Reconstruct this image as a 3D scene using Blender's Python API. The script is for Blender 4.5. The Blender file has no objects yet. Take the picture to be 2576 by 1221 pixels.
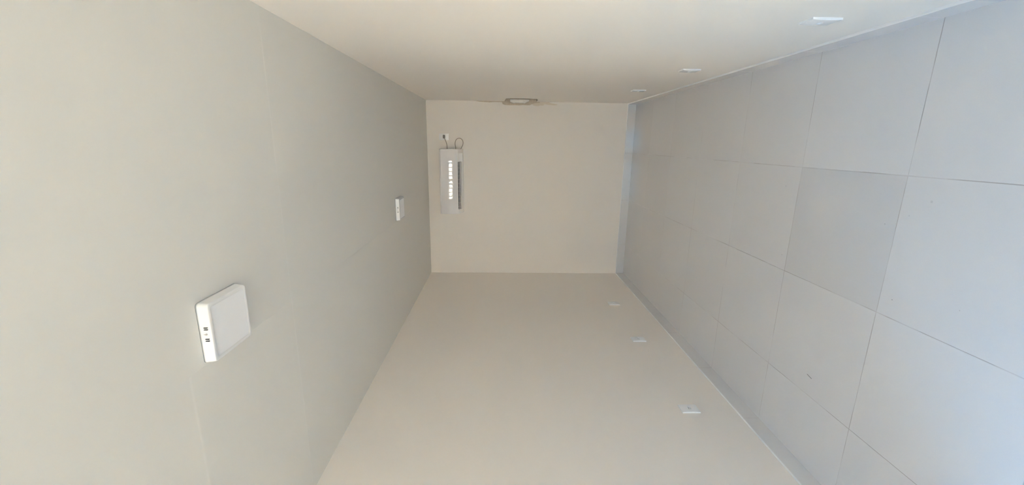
import bpy, bmesh, math, random
from mathutils import Vector, Matrix

C = bpy.context.scene.collection
sc = bpy.context.scene
random.seed(4)

# ------------------------------------------------------------------ room numbers (metres)
XL, XR = -1.715, 0.496          # inner faces of the two side walls
YB, YR = 5.391, -1.80           # far wall, wall behind the camera
H = 2.601
T, TY = 0.6, 0.61741            # floor tiles
XO, YO = -0.10895, 1.6855       # one tile corner
BH, BT = 0.101, 0.012           # skirting height, thickness

# ------------------------------------------------------------------ camera (phone held sideways)
yaw, pitch, roll = 0.235456, 0.027594, 0.0078814
rv = Vector((math.cos(yaw), math.sin(yaw), 0)); dv = Vector((-math.sin(yaw), math.cos(yaw), 0)); z = Vector((0, 0, 1))
D = dv * math.cos(pitch) - z * math.sin(pitch)
U = z * math.cos(pitch) + dv * math.sin(pitch)
A = rv * math.cos(roll) + U * math.sin(roll)
B = U * math.cos(roll) - rv * math.sin(roll)
cam = bpy.data.cameras.new('camera'); co = bpy.data.objects.new('camera', cam); C.objects.link(co)
m3 = Matrix((-B, A, -D)).transposed()
co.matrix_world = Matrix.Translation((0, 0, 1.67174)) @ m3.to_4x4()
cam.sensor_width = 36; cam.lens = 36 * 1046.734 / 2576; cam.clip_start = 0.02; cam.clip_end = 200
sc.camera = co

# ------------------------------------------------------------------ daylight
w = bpy.data.worlds.new('world'); sc.world = w; w.use_nodes = True
nt = w.node_tree; nt.nodes.clear()
tc = nt.nodes.new('ShaderNodeTexCoord'); sp = nt.nodes.new('ShaderNodeSeparateXYZ'); cr = nt.nodes.new('ShaderNodeValToRGB')
bg = nt.nodes.new('ShaderNodeBackground'); wo = nt.nodes.new('ShaderNodeOutputWorld')
nt.links.new(tc.outputs['Generated'], sp.inputs[0]); nt.links.new(sp.outputs['Z'], cr.inputs[0])
nt.links.new(cr.outputs[0], bg.inputs[0]); nt.links.new(bg.outputs[0], wo.inputs[0])
cr.color_ramp.elements[0].position = 0.0; cr.color_ramp.elements[0].color = (0.38, 0.82, 1.26, 1)
cr.color_ramp.elements[1].position = 0.6; cr.color_ramp.elements[1].color = (0.24, 0.64, 1.28, 1)
bg.inputs[1].default_value = 9.0
SUN_COL = (1.0, 0.865, 0.715)
sl = bpy.data.lights.new('sun', 'SUN'); so = bpy.data.objects.new('sun', sl); C.objects.link(so)
sl.energy = 105.0; sl.color = SUN_COL; sl.angle = 0.01
so.rotation_euler = Vector((0.34, 0.28, 0.90)).to_track_quat('Z', 'Y').to_euler()     # comes over the roof, lands on the yard only
so.location = (0, 2, 8)
sc.view_settings.view_transform = 'Standard'; sc.view_settings.look = 'None'
sc.view_settings.gamma = 1; sc.view_settings.use_curve_mapping = False
sc.view_settings.exposure = 0.60
sc.cycles.max_bounces = 16; sc.cycles.diffuse_bounces = 12; sc.cycles.glossy_bounces = 6; sc.cycles.transparent_max_bounces = 12
sc.cycles.use_denoising = True; sc.cycles.caustics_reflective = False; sc.cycles.caustics_refractive = False
sc.cycles.sample_clamp_indirect = 40

def portal(name, x0, x1, z0, z1):
    l = bpy.data.lights.new(name, 'AREA'); o = bpy.data.objects.new(name, l); C.objects.link(o)
    l.shape = 'RECTANGLE'; l.size = x1 - x0; l.size_y = z1 - z0; l.cycles.is_portal = True
    o.location = ((x0 + x1) / 2, YR - 0.13, (z0 + z1) / 2); o.rotation_euler = (math.radians(90), 0, 0)   # faces +Y
WIN2 = (-0.24, 0.46, 1.95, 2.50)
WIN = (-1.66, -0.50, 1.2, 2.50)
SIDE = (0.46, 0.94, 0.1, 1.25)      # y and z range of an added window in the left wall, shaped for the light
portal('daylight_portal_small', *WIN2); portal('daylight_portal_window', *WIN)
pl_ = bpy.data.lights.new('daylight_portal_side', 'AREA'); po = bpy.data.objects.new('daylight_portal_side', pl_); C.objects.link(po)
pl_.shape = 'RECTANGLE'; pl_.size = SIDE[3] - SIDE[2]; pl_.size_y = SIDE[1] - SIDE[0]; pl_.cycles.is_portal = True
po.location = (XL - 0.13, (SIDE[0] + SIDE[1]) / 2, (SIDE[2] + SIDE[3]) / 2); po.rotation_euler = (0, math.radians(-90), 0)   # faces +X

# ------------------------------------------------------------------ materials
def mat(name, col, rough=0.5, spec=0.5, coat=0.0, metal=0.0, bump=0.0, bscale=200, var=0.0, vscale=3, emit=None):
    m = bpy.data.materials.new(name); m.use_nodes = True
    n = m.node_tree.nodes; L = m.node_tree.links; p = n['Principled BSDF']
    p.inputs['Base Color'].default_value = (*col, 1); p.inputs['Roughness'].default_value = rough
    p.inputs['Specular IOR Level'].default_value = spec; p.inputs['Metallic'].default_value = metal
    p.inputs['Coat Weight'].default_value = coat; p.inputs['Coat Roughness'].default_value = 0.05
    tcn = n.new('ShaderNodeTexCoord')
    if var:
        nz = n.new('ShaderNodeTexNoise'); nz.inputs['Scale'].default_value = vscale; nz.inputs['Detail'].default_value = 4
        L.new(tcn.outputs['Object'], nz.inputs['Vector'])
        mx = n.new('ShaderNodeMix'); mx.data_type = 'RGBA'
        mx.inputs[6].default_value = (*[c * (1 - var) for c in col], 1); mx.inputs[7].default_value = (*[min(1, c * (1 + var)) for c in col], 1)
        L.new(nz.outputs[0], mx.inputs[0]); L.new(mx.outputs[2], p.inputs['Base Color'])
    if bump:
        nz = n.new('ShaderNodeTexNoise'); nz.inputs['Scale'].default_value = bscale; nz.inputs['Detail'].default_value = 3
        L.new(tcn.outputs['Object'], nz.inputs['Vector'])
        b = n.new('ShaderNodeBump'); b.inputs['Strength'].default_value = bump; b.inputs['Distance'].default_value = 0.001
        L.new(nz.outputs[0], b.inputs['Height']); L.new(b.outputs[0], p.inputs['Normal'])
    return m

def math_node(nt, op, a, b=None, c=None):
    k = nt.nodes.new('ShaderNodeMath'); k.operation = op
    for i, v in enumerate((a, b, c)):
        if v is None: continue
        if isinstance(v, (int, float)): k.inputs[i].default_value = v
        else: nt.links.new(v, k.inputs[i])
    return k.outputs[0]

WALLC = (0.89, 0.84, 0.785)
M = {}
M['wall'] = mat('wall_paint', WALLC, 0.55, 0.3, bump=0.25, bscale=160, var=0.008, vscale=1.5)
M['wall2'] = mat('window_wall_paint', WALLC, 0.6, 0.3)
M['mortar'] = mat('bare_mortar', (0.66, 0.57, 0.465), 0.95, 0.1, bump=1.0, bscale=90, var=0.2, vscale=30)
M['skim'] = mat('thin_skim_plaster', (0.80, 0.72, 0.62), 0.9, 0.1, bump=1.0, bscale=90, var=0.08, vscale=30)
M['white'] = mat('white_plastic', (0.87, 0.87, 0.875), 0.22, 0.5)
M['topedge'] = mat('white_top_edge', (0.90, 0.90, 0.90), 0.35, 0.5)
M['plate'] = mat('glossy_white_plate', (0.92, 0.92, 0.93), 0.12, 0.5)
M['diffuser'] = mat('acrylic_diffuser', (0.90, 0.905, 0.93), 0.3, 0.5)
M['acbody'] = mat('unit_body_plastic', (0.86, 0.835, 0.83), 0.25, 0.5)
M['acpanel'] = mat('unit_front_gloss', (0.86, 0.83, 0.835), 0.008, 0.7)
M['dark'] = mat('dark_slot', (0.02, 0.02, 0.022), 0.5)
M['darkgrey'] = mat('dark_grey_vane', (0.10, 0.095, 0.10), 0.4)
M['grey'] = mat('grey_rubber', (0.40, 0.34, 0.28), 0.55)
M['plug'] = mat('plug_rubber', (0.27, 0.24, 0.21), 0.5)
M['metal'] = mat('steel_screw', (0.55, 0.55, 0.55), 0.35, metal=1.0)
M['bracket'] = mat('cream_bracket_plastic', (0.95, 0.92, 0.87), 0.35)
M['iron'] = mat('painted_iron', (0.06, 0.06, 0.065), 0.4)
M['alu'] = mat('white_aluminium', (0.7, 0.7, 0.7), 0.35)
M['yard'] = mat('added_yard_paving', (0.50, 0.46, 0.39), 0.9, 0.1, var=0.12, vscale=4)
M['bounce_wall'] = mat('bounce_wall_plaster', (0.80, 0.74, 0.665), 0.9, 0.1, var=0.05)  # added wall, toned bright to send more warm light indoors
M['leaf'] = mat('green_leaves', (0.09, 0.16, 0.04), 0.6, 0.3)
M['bark'] = mat('brown_bark', (0.12, 0.08, 0.05), 0.9, 0.1)
M['splinter'] = mat('dark_splinter', (0.16, 0.15, 0.15), 0.7, 0.2)

def tile_material(name, kind):
    """Light grey ceramic, thin worn joints.  kind: floor (grid) or the axis a skirting runs along."""
    m = bpy.data.materials.new(name); m.use_nodes = True; nt = m.node_tree; n = nt.nodes; L = nt.links; p = n['Principled BSDF']
    geo = n.new('ShaderNodeNewGeometry'); s = n.new('ShaderNodeSeparateXYZ'); L.new(geo.outputs['Position'], s.inputs[0])
    tx = math_node(nt, 'DIVIDE', math_node(nt, 'SUBTRACT', s.outputs[0], XO), T)
    ty = math_node(nt, 'DIVIDE', math_node(nt, 'SUBTRACT', s.outputs[1], YO), TY)
    def dist(t, size):      # metres to the nearest joint
        f = math_node(nt, 'FRACT', t)
        return math_node(nt, 'MULTIPLY', math_node(nt, 'MINIMUM', f, math_node(nt, 'SUBTRACT', 1.0, f)), size)
    if kind == 'floor': d = math_node(nt, 'MINIMUM', dist(tx, T), dist(ty, TY))
    elif kind == 'x': d = dist(tx, T)
    else: d = dist(ty, TY)
    lm = n.new('ShaderNodeMapRange'); lm.interpolation_type = 'SMOOTHSTEP'; L.new(d, lm.inputs[0])
    lm.inputs[1].default_value = 0.0008; lm.inputs[2].default_value = 0.0022; lm.inputs[3].default_value = 1.0; lm.inputs[4].default_value = 0.0
    line = lm.outputs[0]
    # worn joints: the dark filling comes and goes
    nz = n.new('ShaderNodeTexNoise'); nz.inputs['Scale'].default_value = 5.0; nz.inputs['Detail'].default_value = 3; L.new(geo.outputs['Position'], nz.inputs['Vector'])
    mr = n.new('ShaderNodeMapRange'); mr.inputs[1].default_value = 0.40; mr.inputs[2].default_value = 0.58; mr.inputs[3].default_value = 0.35; mr.inputs[4].default_value = 1.0
    L.new(nz.outputs[0], mr.inputs[0])
    fac = math_node(nt, 'MULTIPLY', line, mr.outputs[0])
    cx = math_node(nt, 'FLOOR', tx); cy = math_node(nt, 'FLOOR', ty)
    comb = n.new('ShaderNodeCombineXYZ'); L.new(cx, comb.inputs[0]); L.new(cy, comb.inputs[1])
    wn = n.new('ShaderNodeTexWhiteNoise'); wn.noise_dimensions = '2D'; L.new(comb.outputs[0], wn.inputs['Vector'])
    tone = math_node(nt, 'MULTIPLY_ADD', wn.outputs['Value'], 0.03, 0.985)
    if kind == 'floor':     # one tile from a darker batch
        q = math_node(nt, 'MULTIPLY', math_node(nt, 'COMPARE', cx, -1.0, 0.1), math_node(nt, 'COMPARE', cy, 0.0, 0.1))
        tone = math_node(nt, 'MULTIPLY', tone, math_node(nt, 'SUBTRACT', 1.0, math_node(nt, 'MULTIPLY', q, 0.075)))
    n2 = n.new('ShaderNodeTexNoise'); n2.inputs['Scale'].default_value = 1.7; n2.inputs['Detail'].default_value = 5; L.new(geo.outputs['Position'], n2.inputs['Vector'])
    tone = math_node(nt, 'MULTIPLY', tone, math_node(nt, 'MULTIPLY_ADD', n2.outputs[0], 0.05, 0.975))
    n3 = n.new('ShaderNodeTexNoise'); n3.inputs['Scale'].default_value = 260; n3.inputs['Detail'].default_value = 2; L.new(geo.outputs['Position'], n3.inputs['Vector'])
    tone = math_node(nt, 'MULTIPLY', tone, math_node(nt, 'MULTIPLY_ADD', n3.outputs[0], 0.04, 0.98))
    base = n.new('ShaderNodeMix'); base.data_type = 'RGBA'; base.blend_type = 'MULTIPLY'; base.inputs[0].default_value = 1
    base.inputs[6].default_value = (*TILEC, 1); L.new(tone, base.inputs[7])
    gm = n.new('ShaderNodeMix'); gm.data_type = 'RGBA'; L.new(fac, gm.inputs[0]); L.new(base.outputs[2], gm.inputs[6]); gm.inputs[7].default_value = (0.46, 0.425, 0.415, 1)
    out = gm.outputs[2]
    if kind == 'floor':     # dropped specks of dirt
        for (px, py, r, k) in ((-0.321, 1.739, .0022, .5), (-0.629, 1.628, .0026, .5), (-0.2, 1.566, .005, .16), (-0.268, 1.641, .003, .16),
                               (-0.571, 1.373, .002, .25), (-0.224, 2.411, .003, .3), (-0.624, 2.346, .003, .3)):
            v = n.new('ShaderNodeVectorMath'); v.operation = 'DISTANCE'; L.new(geo.outputs['Position'], v.inputs[0]); v.inputs[1].default_value = (px, py, 0)
            sm = n.new('ShaderNodeMix'); sm.data_type = 'RGBA'
            L.new(math_node(nt, 'MULTIPLY', math_node(nt, 'LESS_THAN', v.outputs['Value'], r), k), sm.inputs[0])
            L.new(out, sm.inputs[6]); sm.inputs[7].default_value = (0.12, 0.11, 0.11, 1); out = sm.outputs[2]
    L.new(out, p.inputs['Base Color'])
    L.new(math_node(nt, 'MULTIPLY_ADD', line, 0.5, TILER), p.inputs['Roughness'])
    b = n.new('ShaderNodeBump'); b.inputs['Strength'].default_value = 0.6; b.inputs['Distance'].default_value = 0.001; b.invert = True
    L.new(line, b.inputs['Height']); L.new(b.outputs[0], p.inputs['Normal'])
    p.inputs['Specular IOR Level'].default_value = 0.5
    return m
TILEC = (0.735, 0.73, 0.73); TILER = 0.075
M['tile'] = tile_material('floor_tile', 'floor'); M['tile_x'] = tile_material('skirting_tile_across', 'x'); M['tile_y'] = tile_material('skirting_tile_along', 'y')

def ceiling_material():
    m = mat('ceiling_paint', (0.75, 0.735, 0.695), 0.7, 0.2)
    nt = m.node_tree; n = nt.nodes; L = nt.links; p = n['Principled BSDF']
    geo = n.new('ShaderNodeNewGeometry'); s = n.new('ShaderNodeSeparateXYZ'); L.new(geo.outputs['Position'], s.inputs[0])
    nz = n.new('ShaderNodeTexNoise'); nz.inputs['Scale'].default_value = 1.2; L.new(geo.outputs['Position'], nz.inputs['Vector'])
    y = math_node(nt, 'MULTIPLY_ADD', nz.outputs[0], 0.012, s.outputs[1])
    def step(y0, wdt):     # a plasterboard joint: a soft 1 mm step
        mr = n.new('ShaderNodeMapRange'); mr.interpolation_type = 'SMOOTHSTEP'
        mr.inputs[1].default_value = y0 - wdt; mr.inputs[2].default_value = y0 + wdt; L.new(y, mr.inputs[0]); return mr.outputs[0]
    h = math_node(nt, 'ADD', step(1.775, .006), math_node(nt, 'MULTIPLY', step(1.15, .006), math_node(nt, 'LESS_THAN', s.outputs[0], -0.7)))
    b = n.new('ShaderNodeBump'); b.inputs['Strength'].default_value = 1.0; b.inputs['Distance'].default_value = 0.0010
    L.new(h, b.inputs['Height']); L.new(b.outputs[0], p.inputs['Normal'])
    return m
M['ceiling'] = ceiling_material()

def glass_material():
    m = bpy.data.materials.new('window_glass'); m.use_nodes = True; nt = m.node_tree; n = nt.nodes; n.clear()
    t = n.new('ShaderNodeBsdfTransparent'); g = n.new('ShaderNodeBsdfGlossy'); g.inputs['Roughness'].default_value = 0.0
    f = n.new('ShaderNodeFresnel'); f.inputs[0].default_value = 1.3; mx = n.new('ShaderNodeMixShader'); o = n.new('ShaderNodeOutputMaterial')
    t.inputs[0].default_value = (0.94, 0.97, 0.96, 1)
    nt.links.new(f.outputs[0], mx.inputs[0]); nt.links.new(t.outputs[0], mx.inputs[1]); nt.links.new(g.outputs[0], mx.inputs[2]); nt.links.new(mx.outputs[0], o.inputs[0])
    return m
M['glass'] = glass_material()

# ------------------------------------------------------------------ mesh helpers
def obj(name, bm, m, parent=None, smooth=False, loc=None):
    me = bpy.data.meshes.new(name); bmesh.ops.recalc_face_normals(bm, faces=bm.faces); bm.to_mesh(me); bm.free()
    o = bpy.data.objects.new(name, me); C.objects.link(o)
    for k in (m if isinstance(m, (list, tuple)) else [m]): me.materials.append(k)
    if smooth: me.shade_smooth()
    if parent: o.parent = parent
    if loc: o.location = loc
    return o
def add_box(bm, lo, hi, bevel=0, seg=2):
    vs = [bm.verts.new((x, y, z)) for x in (lo[0], hi[0]) for y in (lo[1], hi[1]) for z in (lo[2], hi[2])]
    fs = [bm.faces.new([vs[i] for i in f]) for f in ((0, 1, 3, 2), (4, 6, 7, 5), (0, 4, 5, 1), (2, 3, 7, 6), (0, 2, 6, 4), (1, 5, 7, 3))]
    if bevel:
        es = {e for f in fs for e in f.edges}
        bmesh.ops.bevel(bm, geom=list(es), offset=bevel, segments=seg, affect='EDGES', profile=0.5)
    return bm
def box(lo, hi, bevel=0, seg=2): return add_box(bmesh.new(), lo, hi, bevel, seg)
def add_prism(bm, pts, fn, h0, h1):
    a = [bm.verts.new(fn(*q, h0)) for q in pts]; b = [bm.verts.new(fn(*q, h1)) for q in pts]; n = len(pts)
    bm.faces.new(a); bm.faces.new(b[::-1])
    for i in range(n): bm.faces.new([a[i], b[i], b[(i + 1) % n], a[(i + 1) % n]])
    return bm
def add_tube(bm, pts, r, seg=10):
    pts = [Vector(q) for q in pts]; rings = []; up = None
    for i, q in enumerate(pts):
        t = (pts[min(i + 1, len(pts) - 1)] - pts[max(i - 1, 0)]).normalized()
        if up is None: up = t.orthogonal().normalized()
        up = (up - t * up.dot(t)).normalized(); s = t.cross(up)
        rings.append([bm.verts.new(q + (up * math.cos(2 * math.pi * k / seg) + s * math.sin(2 * math.pi * k / seg)) * r) for k in range(seg)])
    for a, b in zip(rings, rings[1:]):
        for k in range(seg): bm.faces.new([a[k], a[(k + 1) % seg], b[(k + 1) % seg], b[k]])
    bm.faces.new(rings[0][::-1]); bm.faces.new(rings[-1])
    return bm
def spline(pts, n=8):
    P = [Vector(q) for q in pts]; P = [2 * P[0] - P[1]] + P + [2 * P[-1] - P[-2]]; out = []
    for i in range(1, len(P) - 2):
        for k in range(n):
            t = k / n; a, b, c, d = P[i - 1:i + 3]
            out.append(0.5 * ((2 * b) + (c - a) * t + (2 * a - 5 * b + 4 * c - d) * t * t + (-a + 3 * b - 3 * c + d) * t ** 3))
    return out + [P[-2]]
def struct(name, bm, m): o = obj(name, bm, m); o['kind'] = 'structure'; return o
def tag(o, label, cat, group=None):
    o['label'] = label; o['category'] = cat
    if group: o['group'] = group
    return o
def thing(name, loc, label, cat, group=None, mat3=None):
    o = bpy.data.objects.new(name, None); C.objects.link(o); o.location = loc; o.empty_display_size = 0.05
    if mat3: o.matrix_world = Matrix.Translation(loc) @ mat3.to_4x4()
    return tag(o, label, cat, group)
def bevelled(o, width, seg=2, angle=35):
    b = o.modifiers.new('bevel', 'BEVEL'); b.width = width; b.segments = seg; b.limit_method = 'ANGLE'; b.angle_limit = math.radians(angle)
    o.data.shade_smooth(); return o
def cut(o, bm_cut, mat_cut):
    """carve a hole out of o; the fresh faces take mat_cut"""
    c = obj('cutter', bm_cut, mat_cut); md = o.modifiers.new('cut', 'BOOLEAN'); md.object = c; md.operation = 'DIFFERENCE'; md.solver = 'EXACT'
    md.material_mode = 'TRANSFER'
    dg = bpy.context.evaluated_depsgraph_get(); me = bpy.data.meshes.new_from_object(o.evaluated_get(dg))
    o.modifiers.clear(); o.data = me; bpy.data.objects.remove(c)

# ------------------------------------------------------------------ room shell
WT = 0.15
struct('floor', box((XL - WT, YR - WT, -0.1), (XR + WT, YB + WT, 0)), M['tile'])
struct('ceiling', box((XL - WT, YR - WT, H), (XR + WT, YB + WT, H + 0.15)), M['ceiling'])
bm = bmesh.new(); s0, s1, r0, r1 = SIDE
for lo, hi in (((YR, 0), (s0, H)), ((s0, 0), (s1, r0)), ((s0, r1), (s1, H)), ((s1, 0), (YB, H))):
    add_box(bm, (XL - WT, lo[0], lo[1]), (XL, hi[0], hi[1]))
wl = struct('wall_left', bm, M['wall'])
wr = struct('wall_right', box((XR, YR, 0), (XR + WT, YB, H)), M['wall'])
wb = struct('wall_back', box((XL - WT, YB, 0), (XR + WT, YB + WT, H)), M['wall'])
# hacked-out pocket in the corner where the side wall meets the far wall
pocket = [(5.04, 1.612), (5.08, 1.622), (5.20, 1.630), (5.42, 1.640), (5.42, 1.245), (5.20, 1.243), (5.055, 1.262), (5.035, 1.36), (5.045, 1.47)]
cut(wr, add_prism(bmesh.new(), pocket, lambda y, z, h: (h, y, z), XR - 0.05, XR + 0.032), M['mortar'])
chip = [(0.55, 1.66), (0.486, 1.668), (0.464, 1.660), (0.4535, 1.630), (0.451, 1.568), (0.4525, 1.51), (0.451, 1.457), (0.456, 1.407), (0.4545, 1.36),
        (0.455, 1.320), (0.466, 1.303), (0.479, 1.27), (0.486, 1.20), (0.55, 1.19)]
cut(wb, add_prism(bmesh.new(), chip, lambda x, z, h: (x, h, z), YB - 0.05, YB + 0.006), M['mortar'])
skim = [(0.55, 1.3), (0.468, 1.302), (0.462, 1.285), (0.452, 1.278), (0.447, 1.245), (0.447, 1.211), (0.455, 1.195), (0.453, 1.156), (0.470, 1.14), (0.462, 1.09), (0.458, 1.02), (0.461, 0.985),
        (0.470, 0.98), (0.480, 1.05), (0.488, 1.08), (0.55, 1.09)]
cut(wb, add_prism(bmesh.new(), skim, lambda x, z, h: (x, h, z), YB - 0.05, YB + 0.0025), M['skim'])
crack = [(0.55, 1.99), (0.493, 1.985), (0.486, 1.94), (0.483, 1.88), (0.481, 1.82), (0.486, 1.76), (0.485, 1.70), (0.486, 1.667), (0.55, 1.667)]
cut(wb, add_prism(bmesh.new(), crack, lambda x, z, h: (x, h, z), YB - 0.05, YB + 0.004), M['mortar'])

# wall behind the camera, with two unseen window openings, sized to balance the light
bm = bmesh.new()
x0, x1, y0_, dz = WIN2; u0, u1, v0, v1 = WIN
for lo, hi in (((XL - WT, 0), (u0, H)), ((u0, 0), (u1, v0)), ((u0, v1), (u1, H)), ((u1, 0), (x0, H)), ((x0, 0), (x1, y0_)), ((x0, dz), (x1, H)), ((x1, 0), (XR + WT, H))):
    add_box(bm, (lo[0], YR - WT, lo[1]), (hi[0], YR, hi[1]))
struct('wall_rear', bm, M['wall2'])
f = struct('window_unseen_rear', bmesh.new(), M['alu'])  # unseen opening, set from the unit's reflection and sized for the light
bm = bmesh.new(); a = 0.03
for lo, hi in (((u0, v0), (u1, v0 + a)), ((u0, v1 - a), (u1, v1)), ((u0, v0 + a), (u0 + a, v1 - a)), ((u1 - a, v0 + a), (u1, v1 - a)), (((u0 + u1) / 2 - .03, v0 + a), ((u0 + u1) / 2 + .03, v1 - a))):
    add_box(bm, (lo[0], YR - 0.10, lo[1]), (hi[0], YR - 0.05, hi[1]))
obj('window_frame', bm, M['alu'], f)
obj('pane', box((u0 + a, YR - 0.078, v0 + a), (u1 - a, YR - 0.074, v1 - a)), M['glass'], f)
k = 0
x = u0 + 0.10
while x < u1 - 0.05:
    obj('window_bar', box((x - .013, YR - 0.135, v0), (x + .013, YR - 0.115, v1)), M['iron'], f)
    if k < 9:             # added curved pieces that break up this window's reflection
        zz = v0 + 0.25 + 0.5 * (k % 2)
        while zz < v1 - 0.35:
            obj('reflection_breaker', add_tube(bmesh.new(), spline([(x, YR - .125, zz), (x + .05, YR - .125, zz + .05), (x + .065, YR - .125, zz + .16), (x + .118, YR - .125, zz + .26 + .03 * (k % 3))], 4), .011, 6), M['iron'], f, True)
            zz += 0.52 + 0.07 * (k % 3)
    k += 1; x += 0.12
g = struct('window_added_side', bmesh.new(), M['alu'])  # added window, kept low so the ceiling isn't overlit
bm = bmesh.new()
for lo, hi in (((s0, r0), (s1, r0 + a)), ((s0, r1 - a), (s1, r1)), ((s0, r0 + a), (s0 + a, r1 - a)), ((s1 - a, r0 + a), (s1, r1 - a)), (((s0 + s1) / 2 - .03, r0 + a), ((s0 + s1) / 2 + .03, r1 - a))):
    add_box(bm, (XL - 0.10, lo[0], lo[1]), (XL - 0.05, hi[0], hi[1]))
obj('window_frame', bm, M['alu'], g)
obj('pane', box((XL - 0.078, s0 + a, r0 + a), (XL - 0.074, s1 - a, r1 - a)), M['glass'], g)
d = struct('window_unseen_small', bmesh.new(), M['alu'])  # unseen opening, set from the skirting reflection and sized for the light
bm = bmesh.new()
for lo, hi in (((x0, y0_), (x1, y0_ + a)), ((x0, dz - a), (x1, dz)), ((x0, y0_ + a), (x0 + a, dz - a)), ((x1 - a, y0_ + a), (x1, dz - a))):
    add_box(bm, (lo[0], YR - 0.10, lo[1]), (hi[0], YR - 0.05, hi[1]))
obj('window_frame', bm, M['alu'], d)
obj('pane', box((x0 + a, YR - 0.078, y0_ + a), (x1 - a, YR - 0.074, dz - a)), M['glass'], d)

# skirting of cut floor tile
def skirting(name, fn, h0, h1, m):      # profile: (distance from the wall, height), rounded top front edge
    r = 0.003
    pts = [(0, 0), (BT, 0), (BT, BH - r)] + [(BT - r + r * math.cos(a_), BH - r + r * math.sin(a_)) for a_ in (math.pi / 6, math.pi / 3, math.pi / 2)] + [(0, BH)]
    o = struct(name, add_prism(bmesh.new(), pts, fn, h0, h1), m)
    obj('top_edge', add_prism(bmesh.new(), [(0.0002, BH), (BT - r, BH), (BT - r * .5, BH - r * .1), (BT - r * .4, BH + .0004), (BT - r, BH + .0012), (0.0002, BH + .0014)], fn, h0, h1), M['topedge'], o)  # separate whiter strip along the skirting top
    return o
skirting('baseboard_back', lambda d_, z_, h: (h, YB - d_, z_), XL, XR, M['tile_x'])
skirting('baseboard_left', lambda d_, z_, h: (XL + d_, h, z_), YR, YB - BT, M['tile_y'])
skirting('baseboard_right', lambda d_, z_, h: (XR - d_, h, z_), YR, YB - BT, M['tile_y'])

# outdoors: added yard and wall, unseen, bouncing warm sunlight in through the openings
struct('ground_added_yard', box((-12, -14, -0.25), (12, 12, -0.12)), M['yard'])
struct('wall_added_bounce', box((-12, -7.2, -0.12), (12, -7.0, 3.6)), M['bounce_wall'])

# ------------------------------------------------------------------ square surface-mounted ceiling lights
def ceiling_light(y, label):
    cx = -0.592; s = 0.1005; t_ = 0.0965; h = 0.035
    t = thing('ceiling_light', (cx, y, H), label, 'ceiling light', 'square ceiling lights')
    bm = bmesh.new()      # draughted square tray with rounded corners, open face framed
    def ring(hw, zz, r, n=6):
        out = []
        for q, (sx, sy) in enumerate(((1, 1), (-1, 1), (-1, -1), (1, -1))):
            for k in range(n + 1):
                an = math.pi / 2 * (q + k / n)
                out.append(bm.verts.new((sx * (hw - r) + r * math.cos(an), sy * (hw - r) + r * math.sin(an), zz)))
        return out
    prof = [(s, 0, .012), (s - .0005, -.006, .012), (t_ + .001, -h + .005, .012), (t_, -h + .002, .0115), (t_ - .002, -h, .0105), (t_ - .0125, -h, .007), (t_ - .0130, -h + .0035, .0065)]
    rings = [ring(*q) for q in prof]
    for a_, b_ in zip(rings, rings[1:]):
        n = len(a_)
        for k in range(n): bm.faces.new([a_[k], a_[(k + 1) % n], b_[(k + 1) % n], b_[k]])
    bm.faces.new(rings[0])
    bm.faces.new(rings[-1])
    hs = obj('housing', bm, M['white'], t); hs.data.shade_smooth(); bv = hs.modifiers.new('w', 'WEIGHTED_NORMAL')
    df = obj('diffuser', box((-t_ + .0130, -t_ + .0130, -h + .0022), (t_ - .0130, t_ - .0130, -h + .0030)), M['diffuser'], t)
    for cx_ in (-.019, .019):
        for k in (-.0032, .0032):
            obj('vent_slot', add_box(bmesh.new(), (cx_ + k - .0012, -.1012, -.0265), (cx_ + k + .0012, -.0975, -.0155), 0), M['dark'], t)
    sr = obj('screw', add_tube(bmesh.new(), [(0, -.1012, -.020), (0, -.097, -.020)], .0030, 14), M['metal'], t)
    obj('screw_slot', add_box(bmesh.new(), (-.0007, -.1015, -.0225), (.0007, -.1005, -.0135)), M['grey'], sr)
    return t
ceiling_light(1.3105, 'larger-looking square white ceiling light with slotted edge, nearest the camera')
ceiling_light(3.765, 'small-looking square white ceiling light, nearer the air conditioner and far wall')

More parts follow.
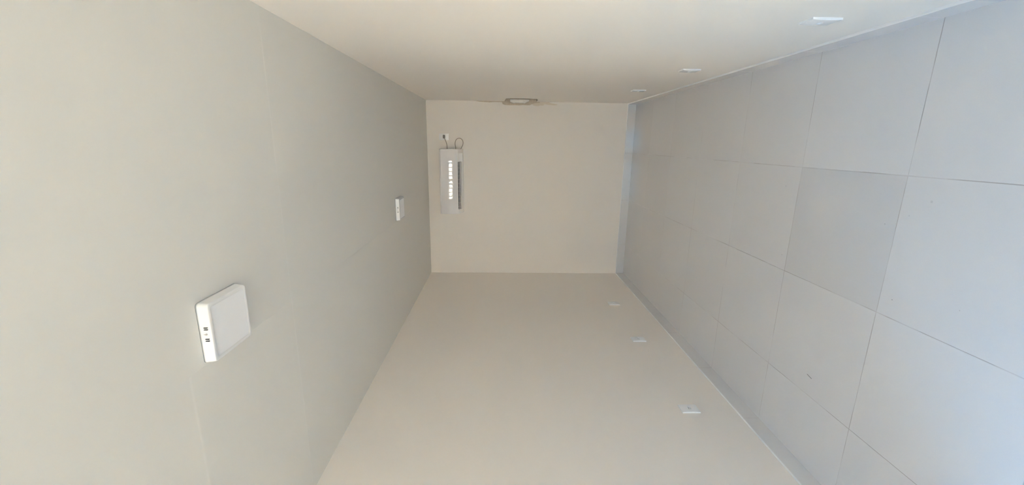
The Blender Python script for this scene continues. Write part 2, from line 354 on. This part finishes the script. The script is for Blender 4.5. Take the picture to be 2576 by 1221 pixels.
# ------------------------------------------------------------------ wall outlets (4x2 plates with a hexagonal socket)
def plate_parts(t, plug_side=False):
    """local frame: x across the plate, y out of the wall, z up"""
    W_, H_ = 0.040, 0.0595; nx, nz = 12, 16
    hexa = [(-.0195, 0), (-.0115, .0095), (.0115, .0095), (.0195, 0), (.0115, -.0095), (-.0115, -.0095)]
    if plug_side: hexa = [(b, a) for a, b in hexa]
    bm = bmesh.new(); grid = {}
    def bulge(x, zz): return 0.0075 + 0.0045 * (1 - (x / W_) ** 2) ** .5 * 0 + 0.0040 * (1 - (zz / H_) ** 2) * (1 - 0.35 * (x / W_) ** 2)
    for i in range(nx + 1):
        for j in range(nz + 1):
            x_, z_ = -W_ + 2 * W_ * i / nx, -H_ + 2 * H_ * j / nz
            grid[i, j] = bm.verts.new((x_, bulge(x_, z_), z_))
    for i in range(nx):
        for j in range(nz): bm.faces.new([grid[i, j], grid[i + 1, j], grid[i + 1, j + 1], grid[i, j + 1]])
    rim = [grid[i, 0] for i in range(nx + 1)] + [grid[nx, j] for j in range(1, nz + 1)] + [grid[i, nz] for i in range(nx - 1, -1, -1)] + [grid[0, j] for j in range(nz - 1, 0, -1)]
    low = [bm.verts.new((v.co.x * 1.01, 0.0, v.co.z * 1.01)) for v in rim]
    for k in range(len(rim)): bm.faces.new([rim[k], rim[(k + 1) % len(rim)], low[(k + 1) % len(rim)], low[k]])
    bm.faces.new(low)
    pl = obj('plate', bm, M['plate'], None); 
    cut(pl, add_prism(bmesh.new(), hexa, lambda a_, b_, h: (a_, h, b_), 0.0035, 0.03), M['plate'])
    pl.parent = t
    pl.data.shade_smooth_by_angle(math.radians(25)) if hasattr(pl.data, 'shade_smooth_by_angle') else None
    sk = obj('socket', add_prism(bmesh.new(), [(a_ * .97, b_ * .97) for a_, b_ in hexa], lambda a_, b_, h: (a_, h, b_), 0.0030, 0.0042), M['white'], t)
    for k in (-.0095, 0, .0095):
        q = (k, 0.0018 if k == 0 else 0) if not plug_side else (0, k)
        obj('pin_hole', add_tube(bmesh.new(), [(q[0], .0038, q[1]), (q[0], .0046, q[1])], .0022, 10), M['dark'], sk)
ROT = {'L': Matrix(((0, 1, 0), (-1, 0, 0), (0, 0, 1))),       # local +y -> world +x
       'R': Matrix(((0, -1, 0), (1, 0, 0), (0, 0, 1))),       # local +y -> world -x
       'B': Matrix(((-1, 0, 0), (0, -1, 0), (0, 0, 1)))}      # local +y -> world -y
proto = thing('wall_outlet', (0, 0, 0), '', 'wall outlet'); plate_parts(proto)
def copy_tree(o, parent=None):
    c = o.copy(); C.objects.link(c); c.parent = parent
    for ch in o.children: copy_tree(ch, c)
    return c
outs = [('L', 2.4105, 0.405, 'white outlet plate low on the darker side wall, nearest the camera'),
        ('L', 3.4205, 0.420, 'white outlet plate low on the darker side wall, middle of its three'),
        ('L', 4.2820, 0.417, 'white outlet plate low on the darker side wall, nearest the far wall'),
        ('R', 1.8010, 0.394, 'white outlet plate low on the brighter side wall, nearest and largest-looking'),
        ('R', 2.9780, 0.403, 'white outlet plate low on the brighter side wall, middle of its three'),
        ('R', 4.1000, 0.389, 'white outlet plate low on the brighter side wall, nearest the far wall')]
for i, (sd, y, zz, lab) in enumerate(outs):
    o = proto if i == 0 else copy_tree(proto)
    o.matrix_world = Matrix.Translation((XL if sd == 'L' else XR, y, zz)) @ ROT[sd].to_4x4()
    tag(o, lab, 'wall outlet', 'outlets low on the %s wall' % ('darker side' if sd == 'L' else 'brighter side'))
t = thing('wall_outlet', (0.0605, YB, 2.389), 'white outlet high on the far wall with the air conditioner plugged in', 'wall outlet', None, ROT['B'])
plate_parts(t, True)

# ------------------------------------------------------------------ split air conditioner
AX0, AX1 = -0.882, -0.088
ac = thing('air_conditioner', ((AX0 + AX1) / 2, YB, 2.15), 'white split air conditioner mounted high on the far wall, cord at one end', 'air conditioner')
ox, oz = (AX0 + AX1) / 2, 2.15
def front(zz):            # depth of the front skin at height zz (world)
    if zz > 2.335: return 0.200 - (0.0 if zz < 2.41 else (zz - 2.41) * .6)
    return 0.45 * math.cos(math.asin(min(1, (2.335 - zz) / 0.45))) + 0.200 - 0.45
prof = [(0.0, 2.430), (0.180, 2.430), (0.190, 2.424)] + [(front(zz) - .006, zz) for zz in [2.41 - .02 * k for k in range(10)]] + [(0.176, 2.212), (0.172, 2.203)]
under = [(0.150, 2.190), (0.105, 2.172), (0.060, 2.159), (0.030, 2.152), (0.0, 2.150)]
cav = [(0.166, 2.205), (0.150, 2.232), (0.100, 2.238), (0.092, 2.195), (0.088, 2.168), (0.060, 2.159), (0.030, 2.152), (0.0, 2.150)]
fn = lambda dd, zz, x: (x - ox, -dd, zz - oz)
bm = bmesh.new()
add_prism(bm, prof + under, fn, AX0, -0.829); add_prism(bm, prof + under, fn, -0.238, AX1)
add_prism(bm, prof + cav, fn, -0.829, -0.238)
body = obj('housing', bm, M['acbody'], ac)
body.data.shade_smooth_by_angle(math.radians(30)) if hasattr(body.data, 'shade_smooth_by_angle') else None
bm = bmesh.new()          # glossy curved front, slightly proud
zs = [2.423 - .0065 * k for k in range(33)]
pf = [(front(zz), zz) for zz in zs] + [(front(zz) - .005, zz) for zz in zs[::-1]]
add_prism(bm, pf, fn, AX0 + .003, AX1 - .006)
fp = obj('front_panel', bm, M['acpanel'], ac)
fp.data.shade_smooth_by_angle(math.radians(30)) if hasattr(fp.data, 'shade_smooth_by_angle') else None
bevelled_ = fp.modifiers.new('bevel', 'BEVEL'); bevelled_.width = .002; bevelled_.segments = 2; bevelled_.limit_method = 'ANGLE'; bevelled_.angle_limit = math.radians(40)
for nm, dd in (('side_cap', AX0 - .002), ('side_cap', AX1 - .003)):
    cp = [(0.0, 2.430), (0.176, 2.430), (0.188, 2.424)] + [(front(zz) - .002, zz) for zz in [2.41 - .01 * k for k in range(20)]] + [(0.178, 2.206), (0.170, 2.200), (0.150, 2.187), (0.105, 2.169), (0.060, 2.156), (0.0, 2.148)]
    obj(nm, add_prism(bmesh.new(), cp, fn, dd, dd + .005), M['acbody'], ac)
obj('outlet_cavity', add_prism(bmesh.new(), [(.164, 2.206), (.150, 2.228), (.108, 2.234), (.095, 2.195), (.091, 2.171), (.096, 2.170), (.100, 2.193), (.112, 2.228), (.148, 2.222), (.160, 2.205)], fn, -.828, -.239), M['dark'], ac)
def vane(nm, pts, m, xa=-.826, xb=-.241):
    a_, b_ = Vector(pts[0]), Vector(pts[1]); nn = Vector((-(b_ - a_).y, (b_ - a_).x)).normalized() * .0012
    return obj(nm, add_prism(bmesh.new(), [tuple(a_ + nn), tuple(b_ + nn), tuple(b_ - nn), tuple(a_ - nn)], fn, xa, xb), m, ac)
vane('louver', [(0.150, 2.1945), (0.139, 2.1900)], M['acbody'])
vane('louver', [(0.125, 2.1815), (0.101, 2.1735)], M['acbody'])
for k in range(12):
    xx = -.80 + k * .0485
    obj('swing_fin', add_prism(bmesh.new(), [(.150, 2.194), (.146, 2.215), (.100, 2.215), (.104, 2.190), (.106, 2.180)], fn, xx, xx + .0015), M['darkgrey'], ac)
obj('display', add_prism(bmesh.new(), [(0.164, 2.1995), (0.166, 2.1975), (0.106, 2.1700), (0.064, 2.157), (.064, 2.16), (.106, 2.175)], fn, -.236, -.135), M['diffuser'], ac)
lc = lambda x, y, zz: (x - ox, y - YB, zz - oz)
# power cord: from the unit's end up to the plug
pc = obj('power_cord', add_tube(bmesh.new(), spline([lc(-.10, 5.345, 2.348), lc(-.082, 5.343, 2.347), lc(-.043, 5.34, 2.348), lc(-.005, 5.337, 2.357), lc(.028, 5.335, 2.370), lc(.044, 5.335, 2.378)]), .0048), M['grey'], ac, True)
bm = bmesh.new(); add_box(bm, lc(.040, 5.328, 2.374), lc(.084, 5.382, 2.396), .005, 3)
obj('plug', bm, M['plug'], pc)
obj('spare_cable_loop', add_tube(bmesh.new(), spline([lc(-.10, 5.345, 2.2425), lc(-.075, 5.343, 2.242), lc(-.022, 5.34, 2.247), lc(.015, 5.337, 2.239), lc(.038, 5.336, 2.220), lc(.046, 5.336, 2.196), lc(.040, 5.336, 2.172), lc(.022, 5.338, 2.155), lc(-.005, 5.34, 2.147), lc(-.035, 5.341, 2.152), lc(-.062, 5.343, 2.165), lc(-.10, 5.345, 2.182)], 8), .0048), M['grey'], ac, True)

# ------------------------------------------------------------------ white plastic piece bedded in the hacked corner
br = thing('corner_bracket', (0.505, YB, 1.45), 'small white plastic bracket set in a broken plaster hole at the wall corner', 'bracket')
bfn = lambda x, zz, h: (x - .505, h - YB, zz - 1.45)
o1 = obj('mounting_strip', add_prism(bmesh.new(), [(.516, 1.566), (.4985, 1.567), (.4985, 1.336), (.515, 1.334)], bfn, 5.315, YB + .001), M['bracket'], br)
o2 = obj('side_lobe', add_prism(bmesh.new(), [(.4985, 1.567), (.491, 1.567), (.474, 1.530), (.474, 1.508), (.4985, 1.506)], bfn, 5.325, YB + .001), M['bracket'], br)
o3 = obj('side_lobe', add_prism(bmesh.new(), [(.4985, 1.404), (.474, 1.402), (.4735, 1.390), (.498, 1.337)], bfn, 5.325, YB + .001), M['bracket'], br)
o4 = obj('centre_panel', add_prism(bmesh.new(), [(.4985, 1.506), (.478, 1.506), (.478, 1.404), (.4985, 1.404)], bfn, 5.331, YB + .001), M['bracket'], br)
for q in (o1, o2, o3, o4): bevelled(q, .0015, 2)

# ------------------------------------------------------------------ dirt on the floor
sp_ = obj('wood_splinter', add_tube(bmesh.new(), [(-1.200, 1.990, .0012), (-1.2035, 1.972, .0016), (-1.207, 1.955, .0016)], .0013, 6), M['splinter'])
tag(sp_, 'tiny dark splinter lying on a grey floor tile', 'splinter')
